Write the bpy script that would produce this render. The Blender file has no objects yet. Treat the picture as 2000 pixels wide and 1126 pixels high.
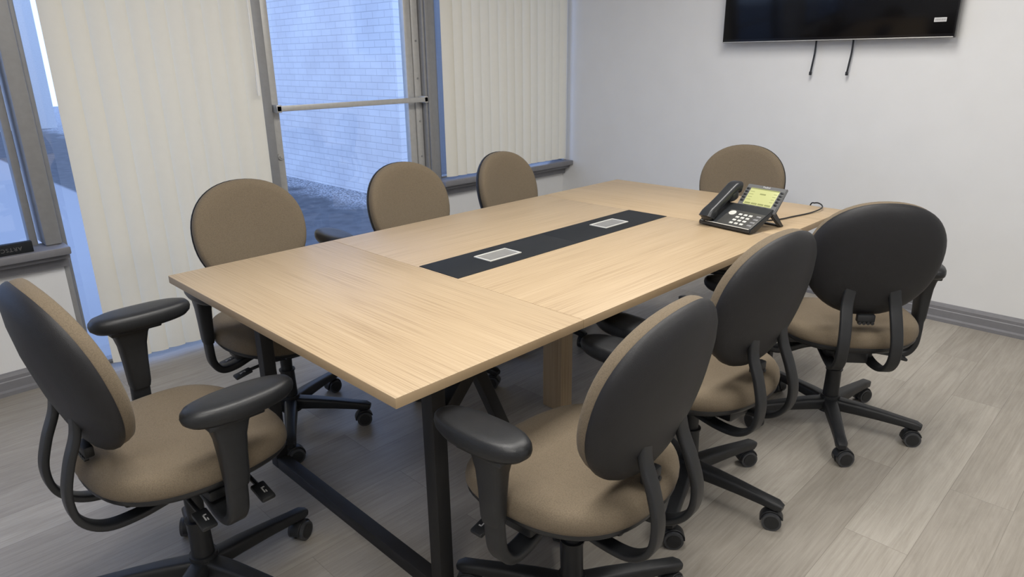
import bpy, bmesh, math, random
from mathutils import Vector, Matrix
random.seed(7)
scene = bpy.context.scene
COL = scene.collection
try:
    scene.view_settings.view_transform = 'Standard'
    scene.view_settings.look = 'None'
except Exception:
    pass
V = Vector

# ------------------------------------------------------------------ materials
def nt(name):
    m = bpy.data.materials.new(name); m.use_nodes = True
    return m, m.node_tree.nodes, m.node_tree.links, m.node_tree.nodes['Principled BSDF']

def plain(name, col, rough=0.5, metal=0.0, noise=0.06, scale=40, bump=0.0, bscale=200, spec=0.5):
    m, N, L, b = nt(name)
    tc = N.new('ShaderNodeTexCoord')
    n = N.new('ShaderNodeTexNoise'); n.inputs['Scale'].default_value = scale
    n.inputs['Detail'].default_value = 4
    L.new(tc.outputs['Object'], n.inputs['Vector'])
    r = N.new('ShaderNodeValToRGB')
    r.color_ramp.elements[0].position = .3; r.color_ramp.elements[1].position = .7
    r.color_ramp.elements[0].color = (*[c*(1-noise) for c in col], 1)
    r.color_ramp.elements[1].color = (*[min(1, c*(1+noise)) for c in col], 1)
    L.new(n.outputs['Fac'], r.inputs['Fac']); L.new(r.outputs['Color'], b.inputs['Base Color'])
    b.inputs['Roughness'].default_value = rough; b.inputs['Metallic'].default_value = metal
    b.inputs['Specular IOR Level'].default_value = spec
    if bump:
        n2 = N.new('ShaderNodeTexNoise'); n2.inputs['Scale'].default_value = bscale
        L.new(tc.outputs['Object'], n2.inputs['Vector'])
        bp = N.new('ShaderNodeBump'); bp.inputs['Strength'].default_value = bump
        bp.inputs['Distance'].default_value = .002
        L.new(n2.outputs['Fac'], bp.inputs['Height']); L.new(bp.outputs['Normal'], b.inputs['Normal'])
    return m

def emis(name, col, s):
    m, N, L, b = nt(name)
    b.inputs['Base Color'].default_value = (.06, .07, .03, 1)
    b.inputs['Roughness'].default_value = .3
    b.inputs['Emission Color'].default_value = (*col, 1)
    b.inputs['Emission Strength'].default_value = s
    return m

def wood(name, axis, light=(.462, .350, .224), mid=(.412, .306, .190), dark=(.300, .214, .126)):
    m, N, L, b = nt(name)
    tc = N.new('ShaderNodeTexCoord')
    def noise(sc, st, det, dist=0):
        mp = N.new('ShaderNodeMapping')
        s = [st, st, st]; s[axis] = 1.0
        mp.inputs['Scale'].default_value = s
        L.new(tc.outputs['Object'], mp.inputs['Vector'])
        n = N.new('ShaderNodeTexNoise'); n.inputs['Scale'].default_value = sc
        n.inputs['Detail'].default_value = det; n.inputs['Distortion'].default_value = dist
        L.new(mp.outputs['Vector'], n.inputs['Vector']); return n
    n1 = noise(1.3, 9, 4, .5)
    n2 = noise(2.4, 120, 3, .10)
    mx = N.new('ShaderNodeMath'); mx.operation = 'MULTIPLY_ADD'
    mx.inputs[1].default_value = .22; L.new(n1.outputs['Fac'], mx.inputs[0])
    m2 = N.new('ShaderNodeMath'); m2.operation = 'MULTIPLY'; m2.inputs[1].default_value = .78
    L.new(n2.outputs['Fac'], m2.inputs[0]); L.new(m2.outputs[0], mx.inputs[2])
    r = N.new('ShaderNodeValToRGB'); e = r.color_ramp.elements
    e[0].position = .32; e[0].color = (*dark, 1); e[1].position = .62; e[1].color = (*light, 1)
    k = e.new(.46); k.color = (*mid, 1)
    L.new(mx.outputs[0], r.inputs['Fac']); L.new(r.outputs['Color'], b.inputs['Base Color'])
    b.inputs['Roughness'].default_value = .45
    bp = N.new('ShaderNodeBump'); bp.inputs['Strength'].default_value = .08; bp.inputs['Distance'].default_value = .001
    L.new(n2.outputs['Fac'], bp.inputs['Height']); L.new(bp.outputs['Normal'], b.inputs['Normal'])
    return m

def fabric(name, col):
    m, N, L, b = nt(name)
    tc = N.new('ShaderNodeTexCoord')
    v = N.new('ShaderNodeTexVoronoi'); v.inputs['Scale'].default_value = 420
    L.new(tc.outputs['Object'], v.inputs['Vector'])
    n = N.new('ShaderNodeTexNoise'); n.inputs['Scale'].default_value = 9; n.inputs['Detail'].default_value = 6
    L.new(tc.outputs['Object'], n.inputs['Vector'])
    r = N.new('ShaderNodeValToRGB')
    r.color_ramp.elements[0].color = (*[c*1.08 for c in col], 1)
    r.color_ramp.elements[1].color = (*[c*.80 for c in col], 1)
    r.color_ramp.elements[1].position = .75
    L.new(v.outputs['Distance'], r.inputs['Fac'])
    mx = N.new('ShaderNodeMixRGB'); mx.blend_type = 'MULTIPLY'; mx.inputs['Fac'].default_value = .16
    r2 = N.new('ShaderNodeValToRGB'); r2.color_ramp.elements[0].color = (.7, .7, .7, 1)
    L.new(n.outputs['Fac'], r2.inputs['Fac'])
    L.new(r.outputs['Color'], mx.inputs['Color1']); L.new(r2.outputs['Color'], mx.inputs['Color2'])
    L.new(mx.outputs['Color'], b.inputs['Base Color'])
    b.inputs['Roughness'].default_value = .9
    b.inputs['Sheen Weight'].default_value = .05
    b.inputs['Specular IOR Level'].default_value = .12
    bp = N.new('ShaderNodeBump'); bp.inputs['Strength'].default_value = .25; bp.inputs['Distance'].default_value = .001
    L.new(v.outputs['Distance'], bp.inputs['Height']); L.new(bp.outputs['Normal'], b.inputs['Normal'])
    return m

def floor_mat():
    m, N, L, b = nt('vinyl_plank')
    tc = N.new('ShaderNodeTexCoord')
    br = N.new('ShaderNodeTexBrick')
    br.inputs['Color1'].default_value = (.290, .266, .233, 1)
    br.inputs['Color2'].default_value = (.380, .354, .314, 1)
    br.inputs['Mortar'].default_value = (.21, .192, .168, 1)
    br.inputs['Scale'].default_value = 1.0
    br.inputs['Mortar Size'].default_value = .0008
    br.inputs['Brick Width'].default_value = 1.22
    br.inputs['Row Height'].default_value = .18
    br.offset = .37
    L.new(tc.outputs['Object'], br.inputs['Vector'])
    sc = N.new('ShaderNodeVectorMath'); sc.operation = 'SCALE'; sc.inputs['Scale'].default_value = 37
    L.new(br.outputs['Color'], sc.inputs[0])
    def gn(s, scale, det, dist):
        mp = N.new('ShaderNodeMapping'); mp.inputs['Scale'].default_value = s
        add = N.new('ShaderNodeVectorMath'); add.operation = 'ADD'
        L.new(tc.outputs['Object'], mp.inputs['Vector'])
        L.new(mp.outputs['Vector'], add.inputs[0]); L.new(sc.outputs['Vector'], add.inputs[1])
        n = N.new('ShaderNodeTexNoise'); n.inputs['Scale'].default_value = scale; n.inputs['Detail'].default_value = det
        n.inputs['Roughness'].default_value = .66; n.inputs['Distortion'].default_value = dist
        L.new(add.outputs['Vector'], n.inputs['Vector']); return n
    na = gn((1.5, 7, 1), 1.8, 8, 1.0)
    nb = gn((2.0, 60, 1), 2.0, 5, .3)
    ad = N.new('ShaderNodeMath'); ad.operation = 'MULTIPLY_ADD'; ad.inputs[1].default_value = .5
    m2 = N.new('ShaderNodeMath'); m2.operation = 'MULTIPLY'; m2.inputs[1].default_value = .5
    L.new(na.outputs['Fac'], ad.inputs[0]); L.new(nb.outputs['Fac'], m2.inputs[0]); L.new(m2.outputs[0], ad.inputs[2])
    r = N.new('ShaderNodeValToRGB'); e = r.color_ramp.elements
    e[0].position = .34; e[0].color = (.77, .755, .73, 1); e[1].position = .62; e[1].color = (1.12, 1.12, 1.12, 1)
    L.new(ad.outputs[0], r.inputs['Fac'])
    mx = N.new('ShaderNodeMixRGB'); mx.blend_type = 'MULTIPLY'; mx.inputs['Fac'].default_value = 1
    L.new(br.outputs['Color'], mx.inputs['Color1']); L.new(r.outputs['Color'], mx.inputs['Color2'])
    L.new(mx.outputs['Color'], b.inputs['Base Color'])
    b.inputs['Roughness'].default_value = .48
    bp = N.new('ShaderNodeBump'); bp.inputs['Strength'].default_value = .12; bp.inputs['Distance'].default_value = .002
    L.new(nb.outputs['Fac'], bp.inputs['Height']); L.new(bp.outputs['Normal'], b.inputs['Normal'])
    return m

def brick_mat():
    m, N, L, b = nt('painted_brick')
    tc = N.new('ShaderNodeTexCoord'); sp = N.new('ShaderNodeSeparateXYZ'); cb = N.new('ShaderNodeCombineXYZ')
    L.new(tc.outputs['Object'], sp.inputs[0]); L.new(sp.outputs['Y'], cb.inputs['X']); L.new(sp.outputs['Z'], cb.inputs['Y'])
    br = N.new('ShaderNodeTexBrick')
    br.inputs['Color1'].default_value = (.78, .76, .74, 1); br.inputs['Color2'].default_value = (.83, .81, .79, 1)
    br.inputs['Mortar'].default_value = (.65, .635, .63, 1)
    br.inputs['Scale'].default_value = 1; br.inputs['Mortar Size'].default_value = .006
    br.inputs['Mortar Smooth'].default_value = .5
    br.inputs['Brick Width'].default_value = .21; br.inputs['Row Height'].default_value = .072
    L.new(cb.outputs[0], br.inputs['Vector'])
    n = N.new('ShaderNodeTexNoise'); n.inputs['Scale'].default_value = 1.6; n.inputs['Detail'].default_value = 8
    L.new(tc.outputs['Object'], n.inputs['Vector'])
    r = N.new('ShaderNodeValToRGB'); r.color_ramp.elements[0].position = .35
    r.color_ramp.elements[0].color = (.84, .83, .84, 1); r.color_ramp.elements[1].position = .62
    L.new(n.outputs['Fac'], r.inputs['Fac'])
    mx = N.new('ShaderNodeMixRGB'); mx.blend_type = 'MULTIPLY'; mx.inputs['Fac'].default_value = .8
    L.new(br.outputs['Color'], mx.inputs['Color1']); L.new(r.outputs['Color'], mx.inputs['Color2'])
    L.new(mx.outputs['Color'], b.inputs['Base Color']); b.inputs['Roughness'].default_value = .8
    bp = N.new('ShaderNodeBump'); bp.inputs['Strength'].default_value = .35; bp.inputs['Distance'].default_value = .006
    inv = N.new('ShaderNodeMath'); inv.operation = 'SUBTRACT'; inv.inputs[0].default_value = 1
    L.new(br.outputs['Fac'], inv.inputs[1])
    L.new(inv.outputs[0], bp.inputs['Height']); L.new(bp.outputs['Normal'], b.inputs['Normal'])
    return m

def gravel_mat():
    m, N, L, b = nt('asphalt_and_pebbles')
    tc = N.new('ShaderNodeTexCoord')
    v = N.new('ShaderNodeTexVoronoi'); v.inputs['Scale'].default_value = 42
    L.new(tc.outputs['Object'], v.inputs['Vector'])
    r = N.new('ShaderNodeValToRGB'); e = r.color_ramp.elements
    e[0].position = .2; e[0].color = (.62, .62, .62, 1); e[1].position = .65; e[1].color = (.20, .20, .20, 1)
    L.new(v.outputs['Distance'], r.inputs['Fac'])
    sp = N.new('ShaderNodeSeparateXYZ'); L.new(tc.outputs['Object'], sp.inputs[0])
    n = N.new('ShaderNodeTexNoise'); n.inputs['Scale'].default_value = 3; n.inputs['Detail'].default_value = 6
    L.new(tc.outputs['Object'], n.inputs['Vector'])
    ma = N.new('ShaderNodeMath'); ma.operation = 'ADD'
    L.new(sp.outputs['X'], ma.inputs[0]); L.new(n.outputs['Fac'], ma.inputs[1])
    mr = N.new('ShaderNodeMapRange'); mr.inputs['From Min'].default_value = 4.35; mr.inputs['From Max'].default_value = 4.75
    L.new(ma.outputs[0], mr.inputs['Value'])
    r2 = N.new('ShaderNodeValToRGB'); r2.color_ramp.elements[0].color = (.095, .096, .098, 1); r2.color_ramp.elements[1].color = (.155, .155, .155, 1)
    r2.color_ramp.elements[0].position = .3; r2.color_ramp.elements[1].position = .75
    n3 = N.new('ShaderNodeTexNoise'); n3.inputs['Scale'].default_value = 8; n3.inputs['Detail'].default_value = 8
    L.new(tc.outputs['Object'], n3.inputs['Vector']); L.new(n3.outputs['Fac'], r2.inputs['Fac'])
    mx = N.new('ShaderNodeMixRGB'); L.new(mr.outputs['Result'], mx.inputs['Fac'])
    L.new(r2.outputs['Color'], mx.inputs['Color1']); L.new(r.outputs['Color'], mx.inputs['Color2'])
    mr2 = N.new('ShaderNodeMapRange'); mr2.inputs['From Min'].default_value = 2.15; mr2.inputs['From Max'].default_value = 2.2
    L.new(sp.outputs['X'], mr2.inputs['Value'])
    m3 = N.new('ShaderNodeMixRGB'); m3.inputs['Color1'].default_value = (.40, .39, .38, 1)
    L.new(mr2.outputs['Result'], m3.inputs['Fac']); L.new(mx.outputs['Color'], m3.inputs['Color2'])
    L.new(m3.outputs['Color'], b.inputs['Base Color']); b.inputs['Roughness'].default_value = .85
    b.inputs['Specular IOR Level'].default_value = .2
    return m

def glass_mat():
    m = bpy.data.materials.new('window_glass'); m.use_nodes = True
    N = m.node_tree.nodes; L = m.node_tree.links; N.clear()
    o = N.new('ShaderNodeOutputMaterial'); t = N.new('ShaderNodeBsdfTransparent'); g = N.new('ShaderNodeBsdfGlossy')
    g.inputs['Roughness'].default_value = .01
    t.inputs['Color'].default_value = (.92, .96, 1, 1)
    mx = N.new('ShaderNodeMixShader'); mx.inputs[0].default_value = .05
    L.new(t.outputs[0], mx.inputs[1]); L.new(g.outputs[0], mx.inputs[2]); L.new(mx.outputs[0], o.inputs[0])
    return m

def blind_mat():
    m = bpy.data.materials.new('cream_vinyl'); m.use_nodes = True
    N = m.node_tree.nodes; L = m.node_tree.links; N.clear()
    o = N.new('ShaderNodeOutputMaterial'); d = N.new('ShaderNodeBsdfDiffuse'); t = N.new('ShaderNodeBsdfTranslucent')
    tc = N.new('ShaderNodeTexCoord'); n = N.new('ShaderNodeTexNoise'); n.inputs['Scale'].default_value = 30
    L.new(tc.outputs['Object'], n.inputs['Vector'])
    r = N.new('ShaderNodeValToRGB'); r.color_ramp.elements[0].color = (.80, .76, .65, 1); r.color_ramp.elements[1].color = (.83, .79, .68, 1)
    L.new(n.outputs['Fac'], r.inputs['Fac']); L.new(r.outputs['Color'], d.inputs['Color'])
    t.inputs['Color'].default_value = (.8, .76, .63, 1)
    mx = N.new('ShaderNodeMixShader'); mx.inputs[0].default_value = .16
    L.new(d.outputs[0], mx.inputs[1]); L.new(t.outputs[0], mx.inputs[2]); L.new(mx.outputs[0], o.inputs[0])
    return m

M_FAB = fabric('tan_fabric', (.178, .142, .100))
M_BLK = plain('black_plastic', (.014, .015, .017), .42, noise=.1, bump=.15, bscale=900, spec=.42)
M_SHELL = plain('black_shell_plastic', (.014, .014, .016), .5, noise=.08, bump=.3, bscale=700, spec=.36)
M_PAD = plain('black_arm_pad', (.012, .013, .015), .38, noise=.08, bump=.2, bscale=600, spec=.42)
M_CAST = plain('grey_caster_tread', (.045, .047, .052), .45)
M_MARK = plain('white_print', (.55, .55, .55), .5, noise=.02)
M_LMARK = plain('grey_lever_print', (.40, .40, .40), .5, noise=.02)
M_STEEL = plain('black_powder_coated_steel', (.012, .012, .013), .5, noise=.1, bump=.2, bscale=900, spec=.4)
M_WX = wood('oak_laminate_lengthwise', 0)
M_WY = wood('oak_laminate_crosswise', 1)
M_WZ = wood('oak_laminate_vertical', 2)
M_EDGE = plain('oak_edge_banding', (.36, .262, .158), .5, noise=.05, scale=12)
M_STRIP = plain('matte_black_panel', (.009, .011, .014), .7, spec=.3)
M_SILVER = plain('brushed_silver', (.70, .70, .66), .4, .3)
M_OUTLET = plain('clear_smoke_cover', (.21, .21, .205), .25)
M_SIGNTX = plain('dim_silver_lettering', (.10, .10, .10), .5)
M_WALL = plain('wall_paint', (.69, .694, .70), .75, noise=.015, scale=6, bump=.08, bscale=150)
M_CEIL = plain('ceiling_paint', (.80, .79, .77), .9, noise=.02)
M_TRIM = plain('grey_trim_paint', (.18, .18, .195), .45, noise=.04)
M_ALU = plain('grey_aluminium', (.26, .26, .262), .45, .15, noise=.05)
M_ALUL = plain('light_aluminium', (.47, .465, .45), .4, .3, noise=.05)
M_WHITE = plain('white_plastic', (.78, .78, .76), .5, noise=.02)
M_TVB = plain('television_black_gloss', (.006, .006, .008), .2, noise=.02, spec=.3)
M_SCREEN = plain('television_screen', (.003, .003, .004), .12, noise=.02, spec=.22)
M_FLOOR = floor_mat(); M_BRICK = brick_mat(); M_GRAV = gravel_mat(); M_GLASS = glass_mat(); M_BLIND = blind_mat()
M_LCD = emis('lit_phone_screen', (.76, .75, .33), .85)
M_INK = emis('display_ink', (.46, .46, .18), .6)
M_DARKOUT = plain('dark_grey_render', (.14, .14, .15), .8)  # dark grey surface colour of the recessed wall outside
M_PALEOUT = plain('pale_building', (.56, .55, .53), .8)
M_WINOUT = plain('pale_grey_panes', (.36, .37, .39), .5)
M_KEY = plain('light_phone_keys', (.56, .56, .52), .45)
M_KEYD = plain('grey_phone_keys', (.20, .20, .205), .45)
M_PHONE = plain('phone_charcoal_plastic', (.020, .022, .025), .32)
M_DECK = plain('phone_dark_grey_faceplate', (.055, .055, .053), .3)
M_HEAD = plain('phone_grey_display_frame', (.12, .123, .125), .35)

# ------------------------------------------------------------------ helpers
def finish(bm, name, mats, parent=None, smooth=True, ang=35):
    bmesh.ops.recalc_face_normals(bm, faces=bm.faces)
    me = bpy.data.meshes.new(name); bm.to_mesh(me); bm.free()
    for m in (mats if isinstance(mats, (list, tuple)) else [mats]):
        me.materials.append(m)
    if smooth:
        me.polygons.foreach_set('use_smooth', [True]*len(me.polygons))
        me.set_sharp_from_angle(angle=math.radians(ang))
    o = bpy.data.objects.new(name, me); COL.objects.link(o)
    if parent is not None: o.parent = parent
    return o

def empty(name, loc, rz=0):
    o = bpy.data.objects.new(name, None); COL.objects.link(o)
    o.location = loc; o.rotation_euler = (0, 0, rz); o.empty_display_size = .1
    return o

def box(bm, x0, x1, y0, y1, z0, z1, bev=0, mat=0, M=None, seg=2):
    vs = [bm.verts.new((x, y, z)) for x in (x0, x1) for y in (y0, y1) for z in (z0, z1)]
    idx = [(0, 1, 3, 2), (4, 6, 7, 5), (0, 4, 5, 1), (2, 3, 7, 6), (0, 2, 6, 4), (1, 5, 7, 3)]
    fs = [bm.faces.new([vs[i] for i in f]) for f in idx]
    for f in fs: f.material_index = mat
    allv = set(vs)
    if bev:
        es = list({e for f in fs for e in f.edges})
        r = bmesh.ops.bevel(bm, geom=es, offset=bev, segments=seg, affect='EDGES', profile=.5)
        allv = {v for f in r['faces'] for v in f.verts} | {v for v in vs if v.is_valid}
        for f in r['faces']: f.material_index = mat
    if M is not None:
        for v in allv:
            if v.is_valid: v.co = M @ v.co
    return allv

def rrect(w, h, r, seg=3):
    out = []
    for cx, cy, a0 in ((w/2-r, h/2-r, 0), (-w/2+r, h/2-r, 90), (-w/2+r, -h/2+r, 180), (w/2-r, -h/2+r, 270)):
        for i in range(seg+1):
            a = math.radians(a0+90*i/seg); out.append((cx+r*math.cos(a), cy+r*math.sin(a)))
    return out
def circ(r, n=16): return [(r*math.cos(2*math.pi*i/n), r*math.sin(2*math.pi*i/n)) for i in range(n)]

def smoothpath(P, k=6):
    P = [V(p) for p in P]; out = []
    for i in range(len(P)-1):
        p0 = P[max(i-1, 0)]; p1 = P[i]; p2 = P[i+1]; p3 = P[min(i+2, len(P)-1)]
        for j in range(k):
            t = j/k
            out.append(.5*((2*p1)+(-p0+p2)*t+(2*p0-5*p1+4*p2-p3)*t*t+(-p0+3*p1-3*p2+p3)*t**3))
    out.append(P[-1]); return out

def sweep(bm, pts, prof, ref=(1, 0, 0), mat=0, scales=None):
    pts = [V(p) for p in pts]; ref = V(ref); rings = []
    for i, p in enumerate(pts):
        t = (pts[min(i+1, len(pts)-1)]-pts[max(i-1, 0)]).normalized()
        s = ref-t*ref.dot(t)
        if s.length < 1e-4: s = V((0, 1, 0))-t*t.y
        s.normalize(); n = t.cross(s)
        sx, sy = (scales[i] if scales else (1, 1))
        rings.append([bm.verts.new(p+s*u*sx+n*v*sy) for u, v in prof])
    k = len(prof)
    for a, b in zip(rings, rings[1:]):
        for j in range(k):
            f = bm.faces.new((a[j], a[(j+1) % k], b[(j+1) % k], b[j])); f.material_index = mat
    f = bm.faces.new(rings[0][::-1]); f.material_index = mat
    f = bm.faces.new(rings[-1]); f.material_index = mat

def cyl(bm, p0, p1, r, n=20, mat=0, r1=None):
    p0, p1 = V(p0), V(p1); d = p1-p0
    ref = (1, 0, 0) if abs(d.normalized().x) < .9 else (0, 1, 0)
    q = 1 if r1 is None else r1/r
    sweep(bm, [p0, p1], circ(r, n), ref, mat, [(1, 1), (q, q)])

def cushion(bm, a, b, n, profile, fn, N=56, mat=0, egg=0):
    def pt(th):
        c, s = math.cos(th), math.sin(th)
        x = math.copysign(abs(c)**(2/n), c); y = math.copysign(abs(s)**(2/n), s)
        return a*x*(1+egg*y), b*y
    prev = None
    for s, w in profile:
        if s == 0: cur = [bm.verts.new(fn(0, 0, w))]
        else: cur = [bm.verts.new(fn(*(q*s for q in pt(2*math.pi*i/N)), w)) for i in range(N)]
        if prev is not None:
            if len(prev) == 1 and len(cur) > 1:
                for j in range(N): bm.faces.new((prev[0], cur[(j+1) % N], cur[j])).material_index = mat
            elif len(cur) == 1 and len(prev) > 1:
                for j in range(N): bm.faces.new((prev[j], prev[(j+1) % N], cur[0])).material_index = mat
            else:
                for j in range(N): bm.faces.new((prev[j], prev[(j+1) % N], cur[(j+1) % N], cur[j])).material_index = mat
        prev = cur

def text_mesh(txt, size, name, mat, parent, M, ext=.0004, spacing=1.0):
    c = bpy.data.curves.new(name, 'FONT'); c.body = txt; c.size = size; c.extrude = ext
    c.align_x = 'CENTER'; c.align_y = 'CENTER'; c.space_character = spacing
    o = bpy.data.objects.new(name+'_tmp', c); COL.objects.link(o)
    dg = bpy.context.evaluated_depsgraph_get()
    me = bpy.data.meshes.new_from_object(o.evaluated_get(dg))
    bpy.data.objects.remove(o)
    me.transform(M); me.materials.clear(); me.materials.append(mat)
    q = bpy.data.objects.new(name, me); COL.objects.link(q); q.parent = parent
    return q

def struct(o, label, kind='structure'):
    o['kind'] = kind; o['label'] = label; o['category'] = o.name.split('_')[0]
    return o

# ------------------------------------------------------------------ room shell
XE, XW, YN, YS, ZC = 4.15, -1.8, 3.56, -1.6, 2.6
bm = bmesh.new(); box(bm, XW-.1, XE+.1, YS-.1, YN+.12, -.1, 0)
struct(finish(bm, 'floor', M_FLOOR, smooth=False), 'grey-beige wood-look vinyl plank floor')
bm = bmesh.new(); box(bm, XW-.1, XE+.1, YS-.1, YN+.12, ZC, ZC+.1)
struct(finish(bm, 'ceiling', M_CEIL, smooth=False), 'plain off-white ceiling above the meeting room')
bm = bmesh.new(); box(bm, XE, XE+.1, YS-.1, YN+.12, 0, ZC)
struct(finish(bm, 'wall_east', M_WALL, smooth=False), 'pale grey painted wall behind the television')
bm = bmesh.new(); box(bm, XW-.1, XE, YS-.1, YS, 0, ZC)
struct(finish(bm, 'wall_south', M_WALL, smooth=False), 'pale grey painted plain wall')
bm = bmesh.new(); box(bm, XW-.1, XW, YS, YN+.12, 0, ZC)
struct(finish(bm, 'wall_west', M_WALL, smooth=False), 'pale grey painted plain end wall')
bm = bmesh.new()
box(bm, XW, .69, YN, YN+.12, 0, .60); box(bm, 2.88, XE, YN, YN+.12, 0, .60); box(bm, XW, XE, YN, YN+.12, 2.3, ZC)
struct(finish(bm, 'wall_north', M_WALL, smooth=False), 'low painted walls and header around windows and glass door')

def baseboard(name, pts, nrm, label):
    prof = [(0, 0), (.026, 0), (.026, .018), (.016, .026), (.016, .062), (.013, .066), (.013, .082), (.008, .094), (0, .10)]
    bm = bmesh.new(); rings = []
    for p in pts: rings.append([bm.verts.new((p[0]+nrm[0]*o, p[1]+nrm[1]*o, z)) for o, z in prof])
    k = len(prof)
    for a, b in zip(rings, rings[1:]):
        for j in range(k): bm.faces.new((a[j], a[(j+1) % k], b[(j+1) % k], b[j]))
    bm.faces.new(rings[0]); bm.faces.new(rings[-1])
    struct(finish(bm, name, M_TRIM, smooth=False), label)
baseboard('baseboard_east', [(XE, YS), (XE, YN)], (-1, 0), 'grey moulded baseboard along the television wall')
baseboard('baseboard_north', [(XW, YN), (.69, YN)], (0, -1), 'grey moulded baseboard under the window sill')
baseboard('baseboard_north_corner', [(2.88, YN), (XE-.026, YN)], (0, -1), 'grey moulded baseboard under the window sill')

def sill(name, x0, x1):
    bm = bmesh.new()
    box(bm, x0, x1, YN-.11, YN+.06, .60, .635, .006)
    box(bm, x0+.012, x1-.0, YN-.075, YN, .575, .60, .006)
    box(bm, x0+.02, x1-.0, YN-.03, YN, .53, .575, .004)
    struct(finish(bm, name, M_TRIM), 'dark grey painted wooden window sill with moulding')
sill('trim_1', XW, .71); sill('trim_2', 2.86, XE-.002)

def window(name, x0, x1, z0, z1, label, muls=(), fr=.045):
    bm = bmesh.new(); ya, yb = YN+.03, YN+.09
    box(bm, x0, x0+fr, ya, yb, z0, z1, .004); box(bm, x1-fr, x1, ya, yb, z0, z1, .004)
    box(bm, x0+fr, x1-fr, ya, yb, z0, z0+fr, .004); box(bm, x0+fr, x1-fr, ya, yb, z1-fr, z1, .004)
    for m in muls: box(bm, m-.02, m+.02, ya, yb, z0+fr, z1-fr, .004)
    o = struct(finish(bm, name, M_ALU), label)
    bm = bmesh.new(); box(bm, x0+fr, x1-fr, YN+.058, YN+.062, z0+fr, z1-fr)
    g = finish(bm, 'glass', M_GLASS, o, smooth=False)
    return o
window('window_1', XW, .62, .60, 2.3, 'grey metal framed window above the low wall', (-.6,), .03)
window('window_2', 2.90, XE, .60, 2.3, 'grey metal framed window beside the glass door', (3.5,))
window('window_3', .71, 1.70, 0, 2.3, 'full height glazed side panel behind vertical blinds', (), .02)
bm = bmesh.new()
box(bm, .635, .70, YN-.03, YN+.12, .636, 2.3, .006)
box(bm, .69, .712, YN-.0, YN+.12, 0, .60, .003)
struct(finish(bm, 'trim_3', M_ALU), 'grey metal mullion post between window and glazed panel')
bm = bmesh.new()
box(bm, 1.70, 1.775, YN-.02, YN+.12, 0, 2.3, .006); box(bm, 2.80, 2.90, YN-.02, YN+.12, .0, 2.3, .006)
box(bm, 1.775, 2.80, YN, YN+.12, 2.14, 2.3, .006)
box(bm, 2.815, 2.84, YN-.035, YN-.02, 0, 2.3, .003)
struct(finish(bm, 'trim_4', M_ALU), 'grey metal frame around the glass door')
bm = bmesh.new(); box(bm, 4.105, 4.135, YN-.05, YN-.02, .637, 2.3, .006)
struct(finish(bm, 'trim_5', M_WHITE), 'white vertical edge trim in the wall corner')

# door leaf
door_x0, door_x1 = 1.78, 2.795
bm = bmesh.new(); ya, yb = YN+.02, YN+.065
box(bm, door_x0, door_x0+.05, ya, yb, .01, 2.13, .004); box(bm, door_x1-.10, door_x1-.05, ya, yb, .01, 2.13, .004)
box(bm, door_x1-.048, door_x1, ya-.008, yb, .01, 2.13, .003, 0)
box(bm, door_x0+.05, door_x1-.10, ya, yb, .01, .10, .004); box(bm, door_x0+.05, door_x1-.10, ya, yb, 2.05, 2.13, .004)
for z in (.5, .8, 1.02, 1.28, 1.5, 1.75): cyl(bm, (door_x1-.024, ya-.013, z), (door_x1-.024, ya-.006, z), .006, 10, 1)
D = struct(finish(bm, 'door_1', [M_ALUL, M_ALU]), 'glass entrance door with narrow aluminium frame')
bm = bmesh.new(); box(bm, door_x0+.05, door_x1-.10, YN+.04, YN+.044, .10, 2.05)
finish(bm, 'glass', M_GLASS, D, False)
bm = bmesh.new()
box(bm, door_x0+.0, door_x1-.0, YN-.055, YN-.043, 1.14, 1.17, .003)
box(bm, door_x0+.0, door_x0+.03, YN-.055, YN+.02, 1.135, 1.175, .004); box(bm, door_x1-.03, door_x1, YN-.055, YN+.02, 1.135, 1.175, .004)
finish(bm, 'push_bar', M_ALUL, D)
bm = bmesh.new(); cyl(bm, (door_x0+.025, ya-.012, .90), (door_x0+.025, ya, .90), .017, 24); cyl(bm, (door_x0+.025, ya-.018, .90), (door_x0+.025, ya-.01, .90), .009, 16)
finish(bm, 'lock_cylinder', M_ALUL, D)

# ------------------------------------------------------------------ vertical blinds
def blind(x0, x1, z0, z1, y, label, wand_x=None, tilt=13):
    E = empty('vertical_blind', ((x0+x1)/2, y, z1)); ox, oz = (x0+x1)/2, z1
    bm = bmesh.new(); n = max(2, round((x1-x0)/.080)); pitch = (x1-x0)/n
    for i in range(n):
        cx = x0+pitch*(i+.5)-ox
        a = math.radians(tilt+random.uniform(-5, 5)); w = .089
        cols = []
        for j in range(11):
            u = (j/10-.5); px = u*w; py = .011*(1-4*u*u)
            X = cx+px*math.cos(a)+py*math.sin(a); Y = -px*math.sin(a)-py*math.cos(a)
            cols.append((bm.verts.new((X, Y, z0-oz)), bm.verts.new((X, Y, -.03))))
        for p, q in zip(cols, cols[1:]): bm.faces.new((p[0], q[0], q[1], p[1]))
    finish(bm, 'slats', M_BLIND, E, ang=60)
    bm = bmesh.new(); box(bm, x0-ox, x1-ox, -.025, .025, -.03, .02, .005); finish(bm, 'headrail', M_WHITE, E)
    if wand_x:
        bm = bmesh.new(); cyl(bm, (wand_x-ox, -.045, -.02), (wand_x-ox, -.045, 1.33-oz), .0045, 10)
        cyl(bm, (wand_x-ox, -.045, 1.33-oz), (wand_x-ox, -.045, 1.23-oz), .0075, 10); finish(bm, 'wand', M_WHITE, E)
    E['label'] = label; E['category'] = 'blind'
    return E
blind(.79, 1.69, .035, 2.28, YN-.075, 'cream vertical vinyl blinds covering the full height glazing', 1.66)
blind(2.92, 4.09, .655, 2.28, YN-.065, 'cream vertical vinyl blinds above the window sill')
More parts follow.
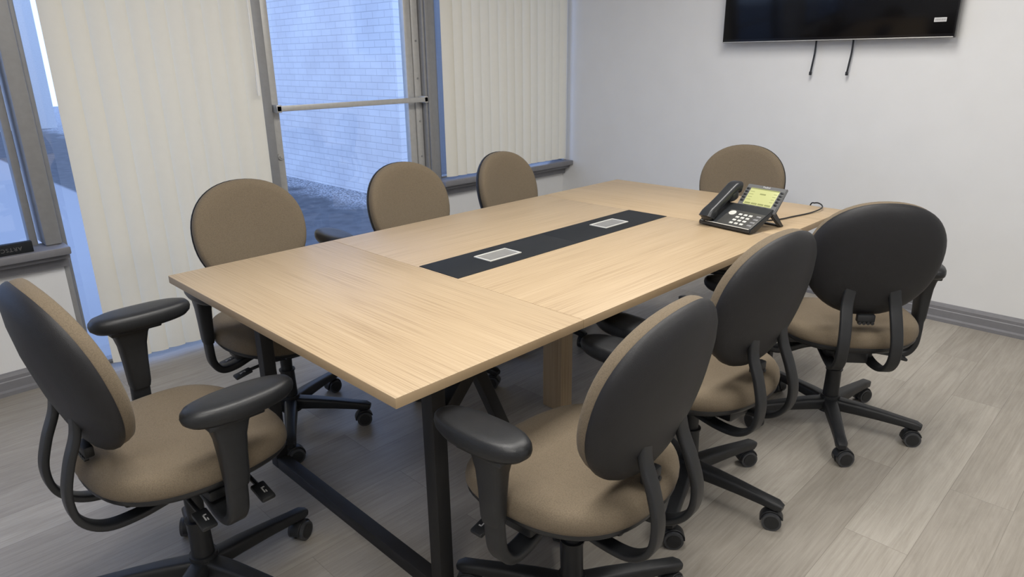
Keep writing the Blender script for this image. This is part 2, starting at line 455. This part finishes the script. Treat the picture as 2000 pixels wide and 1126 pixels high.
blind(.10, .42, .655, 2.28, YN-.055, 'cream vertical vinyl blinds stacked beside the window post')

# ------------------------------------------------------------------ exterior
bm = bmesh.new(); box(bm, -14, 16, YN+.12, 30, -.2, -.10)
o = finish(bm, 'ground', M_GRAV, smooth=False); struct(o, 'dark asphalt yard with white pebble border outside')
bm = bmesh.new(); box(bm, 4.5, 4.8, 6.15, 16, -.1, 4)
o = finish(bm, 'brick_wall', M_BRICK, smooth=False); struct(o, 'white painted brick exterior wall outside the door'); o['category'] = 'brick wall'
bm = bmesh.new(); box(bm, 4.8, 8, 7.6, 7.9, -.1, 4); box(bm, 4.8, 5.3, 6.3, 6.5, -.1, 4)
o = finish(bm, 'recessed_wall', M_DARKOUT, smooth=False); struct(o, 'dark grey wall recess beside the brick wall'); o['category'] = 'wall'
bm = bmesh.new(); box(bm, -10, 4.4, 20, 21, -.1, 7.0); box(bm, -10.1, 4.5, 19.8, 21, 7.0, 7.3)
for i in range(10):
    for z in (.9, 3.9): box(bm, -9.4+i*1.35, -8.6+i*1.35, 19.95, 20, z, z+1.6, 0, 1)
o = finish(bm, 'neighbouring_building', [M_PALEOUT, M_WINOUT], smooth=False); struct(o, 'pale two-storey building across the yard'); o['category'] = 'building'

# ------------------------------------------------------------------ chairs
def build_chair():
    root = empty('office_chair', (0, 0, 0))
    def dz(u, v):
        z = 0
        if v > .08: z -= 1.15*(v-.08)**2
        z += .10*u*u
        return z
    bm = bmesh.new()
    cushion(bm, .25, .235, 2.5, [(0, .414), (.5, .414), (.92, .414), (.98, .420), (1.0, .431), (1.002, .443), (.99, .456), (.965, .466), (.92, .4725), (.84, .475), (.6, .473), (.3, .469), (0, .467)],
            lambda u, v, w: V((u, v, w+dz(u, v))), egg=.04)
    seat = finish(bm, 'seat', M_FAB, root, ang=70); seat['label'] = 'tan woven fabric seat cushion'
    bm = bmesh.new()
    cushion(bm, .25, .235, 2.5, [(0, .378), (.4, .378), (.7, .382), (.88, .392), (.955, .404), (.985, .414), (.98, .422), (.5, .420), (0, .420)],
            lambda u, v, w: V((u, v, w+dz(u, v))), egg=.04)
    pan = finish(bm, 'seat_pan', M_BLK, root, ang=70)
    rc = math.radians(14); c0 = V((0, -.235, .750))
    up = V((0, -math.sin(rc), math.cos(rc))); fw = V((0, math.cos(rc), math.sin(rc)))
    def bend(u, v, w):
        ww = w + .95*u*u + .45*(v*v) - .02
        return c0+V((u, 0, 0))+up*v+fw*ww
    BW, BH = .220, .212
    bm = bmesh.new()
    cushion(bm, BW, BH, 2.15, [(0, .004), (.5, .004), (.9, .006), (.965, .009), (.982, .014), (.990, .022), (.988, .034), (.972, .045), (.93, .053), (.82, .058), (.6, .061), (.3, .062), (0, .062)], bend, egg=.02)
    back = finish(bm, 'backrest', M_FAB, root, ang=70); back['label'] = 'tan woven fabric backrest cushion'
    bm = bmesh.new()
    cushion(bm, BW, BH, 2.15, [(0, -.018), (.3, -.018), (.6, -.017), (.8, -.014), (.90, -.010), (.965, -.003), (.995, .005), (1.003, .013), (.997, .018), (.985, .017), (.95, .012), (.9, .010), (.5, .010), (0, .010)], bend, egg=.02)
    shell = finish(bm, 'back_shell', M_SHELL, root, ang=60); shell['label'] = 'black moulded plastic back shell'
    sup = []
    for sx in (-1, 1):
        bm = bmesh.new(); x = .078*sx
        P = smoothpath([(x*.9, -.232, .64), (x, -.240, .585), (x*1.05, -.266, .52), (x*1.1, -.283, .45), (x*1.1, -.272, .385), (x*1.05, -.225, .342), (x*.95, -.15, .33), (x*.9, -.06, .340), (x*.9, -.01, .35)])
        sweep(bm, P, rrect(.040, .017, .006), (1, 0, 0))
        sup.append(finish(bm, 'back_support', M_BLK, root))
    bm = bmesh.new()
    box(bm, -.030, .030, -.222, -.200, .532, .560, .005)
    for i in range(4): cyl(bm, (-.021+i*.014, -.224, .530), (-.021+i*.014, -.214, .530), .006, 10)
    kn = finish(bm, 'height_knob', M_BLK, root)
    bm = bmesh.new()
    box(bm, -.085, .085, -.12, .11, .325, .382, .012); box(bm, -.05, .05, -.17, .14, .335, .380, .01)
    box(bm, -.20, .20, -.03, .05, .352, .380, .006)
    mech = finish(bm, 'tilt_mechanism', M_BLK, root)
    lev = []
    for sx, y in ((-1, .115), (1, .10), (1, -.05)):
        bm = bmesh.new()
        cyl(bm, (.05*sx, y, .345), (.175*sx, y, .325), .006, 10)
        M = Matrix.Translation((.20*sx, y, .318)) @ Matrix.Rotation(math.radians(14*sx), 4, 'Y')
        box(bm, -.032, .032, -.019, .019, -.006, .006, .005, 0, M)
        box(bm, -.010, .010, -.0016, .0016, .0058, .0066, 0, 1, M); box(bm, -.010, -.0068, -.0016, .008, .0058, .0066, 0, 1, M)
        box(bm, .003, .011, .004, .0068, .0058, .0066, 0, 1, M)
        lev.append(finish(bm, 'lever', [M_BLK, M_LMARK], mech))
    arms = []
    for sx in (-1, 1):
        bm = bmesh.new()
        P = smoothpath([(.06*sx, .0, .352), (.13*sx, .0, .340), (.195*sx, .0, .318), (.243*sx, .002, .318), (.270*sx, .004, .352), (.276*sx, .006, .41), (.276*sx, .008, .48), (.276*sx, .01, .57)])
        sweep(bm, P, rrect(.050, .026, .009), (0, 1, 0), 0)
        br = finish(bm, 'armrest', M_BLK, root)
        bm = bmesh.new()
        zs = [.44, .455, .52, .57, .60, .618]; w = [(.050, .034), (.056, .038), (.062, .042), (.070, .046), (.084, .052), (.10, .058)]
        rings = []
        for z, (a, b) in zip(zs, w):
            rings.append([bm.verts.new((.276*sx+v, .01+u, z)) for u, v in rrect(a, b, .012)])
        k = len(rings[0])
        for a, b in zip(rings, rings[1:]):
            for j in range(k): bm.faces.new((a[j], a[(j+1) % k], b[(j+1) % k], b[j]))
        bm.faces.new(rings[0]); bm.faces.new(rings[-1])
        box(bm, .276*sx-.034, .276*sx+.034, -.045, .085, .610, .624, .004)
        sl = finish(bm, 'arm_sleeve', M_BLK, br)
        bm = bmesh.new()
        cushion(bm, .054, .132, 2.3, [(0, .620), (.7, .620), (.9, .622), (.98, .631), (1.0, .641), (.985, .651), (.93, .659), (.8, .664), (.5, .666), (0, .667)],
                lambda u, v, w: V((.272*sx+u, .045+v, w+.13*v*v)), 40, egg=-.05)
        pd = finish(bm, 'arm_pad', M_PAD, br, ang=70)
        arms.append((br, sl, pd))
    bm = bmesh.new()
    cyl(bm, (0, 0, .10), (0, 0, .235), .030, 28, 0, .027); cyl(bm, (0, 0, .235), (0, 0, .24), .031, 28); cyl(bm, (0, 0, .24), (0, 0, .375), .022, 28, 0, .026)
    colm = finish(bm, 'gas_column', M_BLK, root)
    bm = bmesh.new(); cyl(bm, (0, 0, .065), (0, 0, .118), .044, 32, 0, .038); cyl(bm, (0, 0, .118), (0, 0, .13), .036, 32)
    base = finish(bm, 'base', M_BLK, root)
    legs, casts = [], []
    for k in range(5):
        a = 2*math.pi*k/5; R = Matrix.Rotation(a, 4, 'Z')
        bm = bmesh.new()
        P = [(.03, 0, .094), (.10, 0, .093), (.18, 0, .089), (.26, 0, .083), (.303, 0, .079), (.321, 0, .076)]
        S = [(1.25, 1.25), (1.15, 1.15), (1.0, 1.0), (.9, .85), (.95, .8), (.6, .5)]
        sweep(bm, [R @ V(p) for p in P], rrect(.042, .038, .010), R @ V((0, 1, 0)), 0, S)
        legs.append(finish(bm, 'leg', M_BLK, base))
        bm = bmesh.new(); C = R @ V((.303, 0, 0)); T = Matrix.Translation(C) @ Matrix.Rotation(a+random.uniform(-1.4, 1.4), 4, 'Z')
        cyl(bm, C+V((0, 0, .04)), C+V((0, 0, .076)), .008, 12)
        for s in (-1, 1):
            p = lambda y: T @ V((-.012, y, .029))
            cyl(bm, p(s*.006), p(s*.025), .029, 32, 1)
            cyl(bm, p(s*.025), p(s*.0268), .022, 24, 0)
        hp = []
        for i in range(11):
            an = math.radians(15+i*17); hp.append(T @ V((-.012+.0325*math.cos(an), 0, .029+.0325*math.sin(an))))
        sweep(bm, hp, rrect(.032, .005, .002), (T.to_3x3() @ V((0, 1, 0))), 0)
        casts.append(finish(bm, 'caster', [M_BLK, M_CAST], base))
    order = [(seat, root), (pan, root), (back, root), (shell, root), (sup[0], root), (sup[1], root), (kn, root), (mech, root)]
    order += [(l, mech) for l in lev]
    for br, sl, pd in arms: order += [(br, root), (sl, br), (pd, br)]
    order += [(colm, root), (base, root)] + [(x, base) for x in legs+casts]
    lift = [seat, pan, mech, sup[0], sup[1], arms[0][0], arms[1][0]]
    blift = [back, shell, kn]
    return root, order, arms, base, lift, blift

root, order, arms, base, LIFT, BLIFT = build_chair()
# x, y, facing, leg angle, left arm z, right arm z, seat lift, back lift, left pad slide, label
CH = [
 (.500, 1.705, 2, 5, .74, .670, .045, .005, 0, 'tan fabric office chair at the table head with raised armrests'),
 (1.130, 2.395, -95, -47, .722, .64, 0, 0, -.078, 'tan fabric office chair by the blinds, one armrest raised'),
 (1.870, 2.32, -89, -82, .66, .66, 0, -.006, 0, 'tan fabric office chair in front of the glass door'),
 (2.520, 2.32, -84, -18, .65, .65, 0, -.022, 0, 'tan fabric office chair beside the window sill'),
 (3.230, 1.65, -167, 72, .65, .65, 0, -.014, 0, 'tan fabric office chair at the table head below the television'),
 (2.603, .835, 38, -79, .65, .65, 0, -.018, 0, 'tan office chair turned away, black back shell showing'),
 (1.828, 1.000, 84, -87, .65, .65, .008, -.014, 0, 'tan office chair with black back shell, middle of table side'),
 (1.132, .925, 93, -28, .65, .65, .020, -.026, 0, 'tan office chair with black back shell by the table corner'),
]
for k in range(len(CH)):
    if k == 0:
        r = root; mp = {o: o for o, _ in order}; mp[root] = root
    else:
        r = root.copy(); COL.objects.link(r); mp = {root: r}
        for o, p in order:
            c = o.copy(); COL.objects.link(c); c.parent = mp[p]; mp[o] = c
    CH[k] = CH[k]+(r, mp)
for k, (x, y, fc, la, zl, zr, sl_, bl_, ps, lab, r, mp) in enumerate(CH):
    r.location = (x, y, 0); r.rotation_euler = (0, 0, math.radians(fc-90))
    mp[base].rotation_euler = (0, 0, math.radians(la-(fc-90)))
    for o in LIFT: mp[o].location.z = sl_
    for o in BLIFT: mp[o].location.z = bl_
    for (br, sl, pd), z in zip(arms, (zl, zr)):
        mp[sl].location.z = z-.645-sl_; mp[pd].location.z = z-.645-sl_
    mp[arms[0][2]].location.y = ps
    r['label'] = lab; r['category'] = 'chair'; r['group'] = 'office chairs around the table'

# ------------------------------------------------------------------ conference table
TX0, TX1, TY0, TY1, TZ = .7145, 3.11, 1.05, 2.27, .75
T = empty('conference_table', ((TX0+TX1)/2, (TY0+TY1)/2, 0)); ox, oy = T.location.x, T.location.y
bm = bmesh.new(); e = .0007
th = .025
box(bm, TX0-ox, 1.315-ox-e, TY0-oy, TY1-oy, TZ-th, TZ, .0015, 1)
box(bm, 2.50-ox+e, TX1-ox, TY0-oy, TY1-oy, TZ-th, TZ, .0015, 1)
box(bm, 1.315-ox, 2.50-ox, TY0-oy, TY1-oy, TZ-th, TZ, .0010, 0)
bm.normal_update()
for f in bm.faces:
    if abs(f.normal.z) < .3: f.material_index = 2
top = finish(bm, 'tabletop', [M_WX, M_WY, M_EDGE], T); top['label'] = 'light oak laminate top with cross-grain end panels'
bm = bmesh.new()
box(bm, 1.322-ox, 1.9068-ox, 1.555-oy, 1.75-oy, TZ-.004, TZ+.0016, .0003)
box(bm, 1.9072-ox, 2.493-ox, 1.555-oy, 1.75-oy, TZ-.004, TZ+.0016, .0003)
strip = finish(bm, 'cable_cover_panel', M_STRIP, T); strip['label'] = 'matte black inlaid cable cover panel'
for cx in (1.588, 2.219):
    bm = bmesh.new(); x = cx-ox; y = 1.652-oy; z = TZ+.0016; a, b, f = .075, .042, .006
    box(bm, x-a, x+a, y-b, y-b+f, z, z+.004, .001); box(bm, x-a, x+a, y+b-f, y+b, z, z+.004, .001)
    box(bm, x-a, x-a+f, y-b+f, y+b-f, z, z+.004, .001); box(bm, x+a-f, x+a, y-b+f, y+b-f, z, z+.004, .001)
    box(bm, x-a+f, x+a-f, y-b+f, y+b-f, z, z+.002, 0, 1)
    finish(bm, 'power_outlet', [M_SILVER, M_OUTLET], strip)['label'] = 'silver framed flush power outlet cover'
for fx, sgn in ((.945, 1), (2.88, -1)):
    bm = bmesh.new(); x = fx-ox; ya, yb = 1.225-oy, 2.15-oy; h = .022
    for y in (ya, yb):
        box(bm, x-h, x+h, y-h, y+h, 0, TZ-th, .003)
        g0 = V((x+sgn*h*.6, y, .53)); g1 = V((x+sgn*.19, y, TZ-th-.01))
        sweep(bm, [g0, g1], rrect(.040, .040, .003), (0, 1, 0))
    box(bm, x-h, x+h, ya+h, yb-h, 0, .042, .003); box(bm, x-h, x+h, ya+h, yb-h, TZ-th-.05, TZ-th, .003)
    finish(bm, 'end_frame', M_STEEL, T)['label'] = 'black steel rectangular end frame'
bm = bmesh.new()
for y in (1.225, 2.15): box(bm, .97-ox, 2.85-ox, y-oy-.02, y-oy+.02, TZ-th-.045, TZ-th, .003)
finish(bm, 'long_rail', M_STEEL, T)
bm = bmesh.new(); sweep(bm, [(1.075-ox, 1.25-oy, .70), (1.385-ox, 1.25-oy, .0)], rrect(.034, .034, .003), (0, 1, 0))
finish(bm, 'slanted_brace', M_STEEL, T)
bm = bmesh.new(); box(bm, 1.94-ox, 2.01-ox, 1.66-oy, 1.76-oy, 0, TZ-th, .002)
finish(bm, 'cable_duct', M_WZ, T)['label'] = 'light oak boxed cable duct leg'
T['label'] = 'long light oak conference table with black steel frame'; T['category'] = 'table'

# ------------------------------------------------------------------ television
TVX = 4.075; y0, y1, z0, z1 = .985, 2.225, 1.462, 2.175
TV = empty('television', (TVX, (y0+y1)/2, z0)); oy, oz = (y0+y1)/2, z0
W2 = (y1-y0)/2; H = z1-z0
bm = bmesh.new(); box(bm, 0, .035, -W2, W2, 0, H, .004); box(bm, .033, .075, -W2*.7, W2*.7, .06, H*.7, .01)
finish(bm, 'housing', M_TVB, TV)
bm = bmesh.new(); box(bm, -.0015, .001, -W2+.008, W2-.008, .020, H-.008, .0005)
finish(bm, 'screen', M_SCREEN, TV)
bm = bmesh.new(); box(bm, -.003, .002, -W2+.004, W2-.004, .0015, .006, .001)
finish(bm, 'bottom_trim_strip', M_ALUL, TV)
bm = bmesh.new(); box(bm, -.0022, -.0014, -W2+.045, -W2+.100, .075, .095, 0, 0); 
for i in range(9): box(bm, -.0026, -.0021, -W2+.050+i*.0052, -W2+.0525+i*.0052, .080, .090, 0, 1)
finish(bm, 'sticker', [M_MARK, M_KEYD], TV)['label'] = 'small white barcode sticker'
for yy in (1.675, 1.475):
    bm = bmesh.new()
    P = smoothpath([(.05, yy-oy, .01), (.048, yy-oy, -.06), (.045, yy-oy+.005, -.12), (.045, yy-oy+.010, -.168)], 5)
    sweep(bm, P, rrect(.010, .003, .001), (0, 1, 0)); box(bm, .040, .050, yy-oy+.003, yy-oy+.017, -.183, -.163, .002)
    finish(bm, 'pull_strap', M_BLK, TV)
TV['label'] = 'large flat black television mounted on the wall, switched off'; TV['category'] = 'television'

# ------------------------------------------------------------------ desk phone
PH = empty('desk_phone', (2.540, 1.250, TZ+.0008), math.radians(-98.9))
def extr(bm, prof, x0, x1, mat=0):
    a = [bm.verts.new((x0, y, z)) for y, z in prof]; b = [bm.verts.new((x1, y, z)) for y, z in prof]
    k = len(prof); fs = [bm.faces.new(a[::-1]), bm.faces.new(b)]
    for j in range(k): fs.append(bm.faces.new((a[j], a[(j+1) % k], b[(j+1) % k], b[j])))
    for f in fs: f.material_index = mat
    es = list({e for f in fs for e in f.edges})
    bmesh.ops.bevel(bm, geom=es, offset=.003, segments=2, affect='EDGES')
bm = bmesh.new()
extr(bm, [(-.100, .004), (-.100, .018), (.045, .078), (.055, .066), (-.06, .002)], -.12, .12)
body = finish(bm, 'phone_body', M_PHONE, PH)
s1 = math.atan2(.060, .145)
MB_ = Matrix.Translation((0, -.100, .018)) @ Matrix.Rotation(s1, 4, 'X')
bm = bmesh.new(); box(bm, -.042, .116, .006, .108, -.001, .0012, .0008, 0, MB_)
finish(bm, 'keypad_faceplate', M_DECK, PH)
bm = bmesh.new()
extr(bm, [(.030, .060), (.112, .150), (.118, .142), (.045, .052)], -.052, .126)
head = finish(bm, 'display_housing', M_HEAD, PH)
s2 = math.atan2(.090, .082)
MH = Matrix.Translation((.037, .030, .060)) @ Matrix.Rotation(s2, 4, 'X')
bm = bmesh.new(); box(bm, -.064, .064, .026, .104, .0, .0018, .0006, 0, MH)
finish(bm, 'display_screen', M_LCD, PH)['label'] = 'lit yellow-green display'
bm = bmesh.new()
for i in range(4): box(bm, -.058+i*.030, -.032+i*.030, .029, .036, .0018, .0021, 0, 0, MH)
box(bm, -.064, .064, .099, .104, .0018, .0021, 0, 0, MH)
for i in range(4):
    for sx in (-1, 1): box(bm, *( (-.060, -.040) if sx < 0 else (.046, .060)), .048+i*.0125, .0500+i*.0125, .0018, .0021, 0, 0, MH)
box(bm, -.012, .014, .076, .082, .0018, .0021, 0, 0, MH)
finish(bm, 'display_icons', M_INK, PH)
text_mesh('Yealink', .012, 'brand_lettering', M_MARK, PH, MH @ Matrix.Translation((0, .1125, .0012)))
for side in (-1, 1):
    for i in range(5):
        bm = bmesh.new(); cx = side*.0760
        box(bm, cx-.007, cx+.007, .038+i*.014, .046+i*.014, -.001, .003, .0012, 0, MH)
        finish(bm, 'line_key', M_PHONE, PH)
for i in range(4):
    bm = bmesh.new(); cx = -.045+i*.030
    box(bm, cx-.011, cx+.011, .013, .022, -.001, .003, .0012, 0, MH); finish(bm, 'soft_key', M_PHONE, PH)
for r_ in range(4):
    for c_ in range(3):
        bm = bmesh.new(); cx = .018+c_*.023; cy = .022+(3-r_)*.0205
        box(bm, cx-.0075, cx+.0075, cy-.0055, cy+.0055, -.001, .0035, .0015, 0, MB_)
        finish(bm, 'number_key', M_KEY, PH)
for i in range(4):
    bm = bmesh.new(); cy = .024+i*.021; box(bm, .088, .108, cy-.005, cy+.005, -.001, .003, .0015, 0, MB_)
    finish(bm, 'function_key', M_KEYD, PH)
bm = bmesh.new(); p = MB_ @ V((-.020, .085, -.001)); q = MB_ @ V((-.020, .085, .003)); cyl(bm, p, q, .015, 28); cyl(bm, q, MB_ @ V((-.020, .085, .0042)), .007, 20)
finish(bm, 'navigation_key', M_KEY, PH)
bm = bmesh.new(); box(bm, -.112, .112, .001, .004, .0, .0012, 0, 0, MB_); finish(bm, 'front_trim_line', M_SILVER, PH)
bm = bmesh.new(); extr(bm, [(.030, .055), (.050, .075), (.115, .008), (.120, .0), (.098, .0)], -.10, -.085)
extr(bm, [(.030, .055), (.050, .075), (.115, .008), (.120, .0), (.098, .0)], .105, .12)
box(bm, -.10, .12, .098, .118, 0, .006, .002)
finish(bm, 'stand', M_PHONE, PH)
bm = bmesh.new(); HX = -.087
P = smoothpath([(HX, -.098, .030), (HX, -.085, .050), (HX, -.055, .068), (HX, -.01, .094), (HX, .035, .121), (HX, .065, .136), (HX, .084, .134)], 5)
sc = []
for i in range(len(P)):
    t = i/(len(P)-1); k = 1+.25*(abs(2*t-1)**2); sc.append((k*.95 if 0 < i < len(P)-1 else .7, (.9+.5*abs(2*t-1)**3) if 0 < i < len(P)-1 else .6))
sweep(bm, P, rrect(.052, .036, .012, 4), (1, 0, 0), 0, sc)
cushion(bm, .030, .032, 2.6, [(0, -.02), (.9, -.02), (1, -.012), (.95, .004), (0, .006)], lambda u, v, w: MB_ @ V((HX+u, .027+v, w+.026)), 24)
cushion(bm, .030, .032, 2.6, [(0, -.025), (.9, -.025), (1, -.012), (.95, .004), (0, .006)], lambda u, v, w: MB_ @ V((HX+u, .168+v, w+.034)), 24)
finish(bm, 'handset', M_PHONE, PH, ang=50)
bm = bmesh.new()
P = smoothpath([(-.085, -.10, .028), (-.110, -.095, .010), (-.135, -.075, .004), (-.150, -.045, .004), (-.140, -.01, .004), (-.115, .02, .006), (-.10, .04, .02)], 8)
sweep(bm, P, circ(.0032, 8), (0, 0, 1)); finish(bm, 'handset_cord', M_BLK, PH)
PH['label'] = 'black office desk phone with handset and lit display on the table'; PH['category'] = 'phone'
bm = bmesh.new()
P = smoothpath([(2.665, 1.215, TZ+.0045), (2.73, 1.175, TZ+.0045), (2.82, 1.155, TZ+.0045), (2.94, 1.130, TZ+.0045), (3.03, 1.120, TZ+.012), (3.09, 1.15, TZ+.016), (3.118, 1.185, TZ+.012), (3.128, 1.21, TZ-.01), (3.10, 1.21, TZ-.15), (3.04, 1.22, TZ-.30), (3.0, 1.25, .3), (3.0, 1.3, .004), (3.2, 1.25, .004), (3.6, 1.2, .004), (4.11, 1.2, .004)], 8)
sweep(bm, P, circ(.003, 8), (.13, .2, 1)); o = finish(bm, 'network_cable', M_BLK)
o['label'] = 'thin black cable running from the phone over the table edge'; o['category'] = 'cable'

# ------------------------------------------------------------------ sign on the sill
S = empty('name_sign', (.478, YN-.075, .635))
bm = bmesh.new(); box(bm, -.10, .10, -.015, .015, 0, .046, .002); finish(bm, 'sign_block', M_STRIP, S)
Mt = Matrix.Translation((0, -.0155, .023)) @ Matrix.Rotation(math.radians(90), 4, 'X') @ Matrix.Rotation(math.pi, 4, 'Z')
text_mesh('ARTSCAPE', .023, 'lettering', M_SIGNTX, S, Mt, spacing=1.15)
S['label'] = 'small black sign lying upside down on the window sill'; S['category'] = 'sign'

# ------------------------------------------------------------------ lights, world, camera
def area(name, loc, sx, sy, power, col):
    l = bpy.data.lights.new(name, 'AREA'); l.shape = 'RECTANGLE'; l.size = sx; l.size_y = sy; l.energy = power; l.color = col
    o = bpy.data.objects.new(name, l); COL.objects.link(o); o.location = loc; return o
warm = (1.0, .968, .915)
area('ceiling_light', (.9, 1.2, 2.57), 1.2, .6, 36, warm)
area('ceiling_light', (2.6, 1.2, 2.57), 1.2, .6, 33, warm)
area('ceiling_light', (-.4, .0, 2.57), 1.2, .6, 34, warm)
area('ceiling_light', (1.9, -.6, 2.57), 1.2, .6, 25, warm)

w = bpy.data.worlds.new('World'); scene.world = w; w.use_nodes = True
N = w.node_tree.nodes; L = w.node_tree.links; bg = N['Background']
tc = N.new('ShaderNodeTexCoord'); sp = N.new('ShaderNodeSeparateXYZ'); L.new(tc.outputs['Generated'], sp.inputs[0])
r = N.new('ShaderNodeValToRGB'); r.color_ramp.elements[0].position = 0; r.color_ramp.elements[0].color = (.52, .67, 1, 1)
r.color_ramp.elements[1].position = .8; r.color_ramp.elements[1].color = (.38, .54, 1, 1)
L.new(sp.outputs['Z'], r.inputs['Fac']); L.new(r.outputs['Color'], bg.inputs['Color']); bg.inputs['Strength'].default_value = 2.45

cam = bpy.data.cameras.new('camera'); co = bpy.data.objects.new('camera', cam); COL.objects.link(co)
cam.sensor_width = 36; cam.sensor_fit = 'HORIZONTAL'; cam.lens = 1345/2000*36; cam.clip_start = .05
R = V((.7033, -.7106, -.0127)); U = V((.235, .2156, .9478)); B = R.cross(U).normalized(); U = B.cross(R).normalized(); R.normalize()
co.matrix_world = Matrix(((R.x, U.x, B.x, 0), (R.y, U.y, B.y, 0), (R.z, U.z, B.z, 1.40), (0, 0, 0, 1)))
scene.camera = co
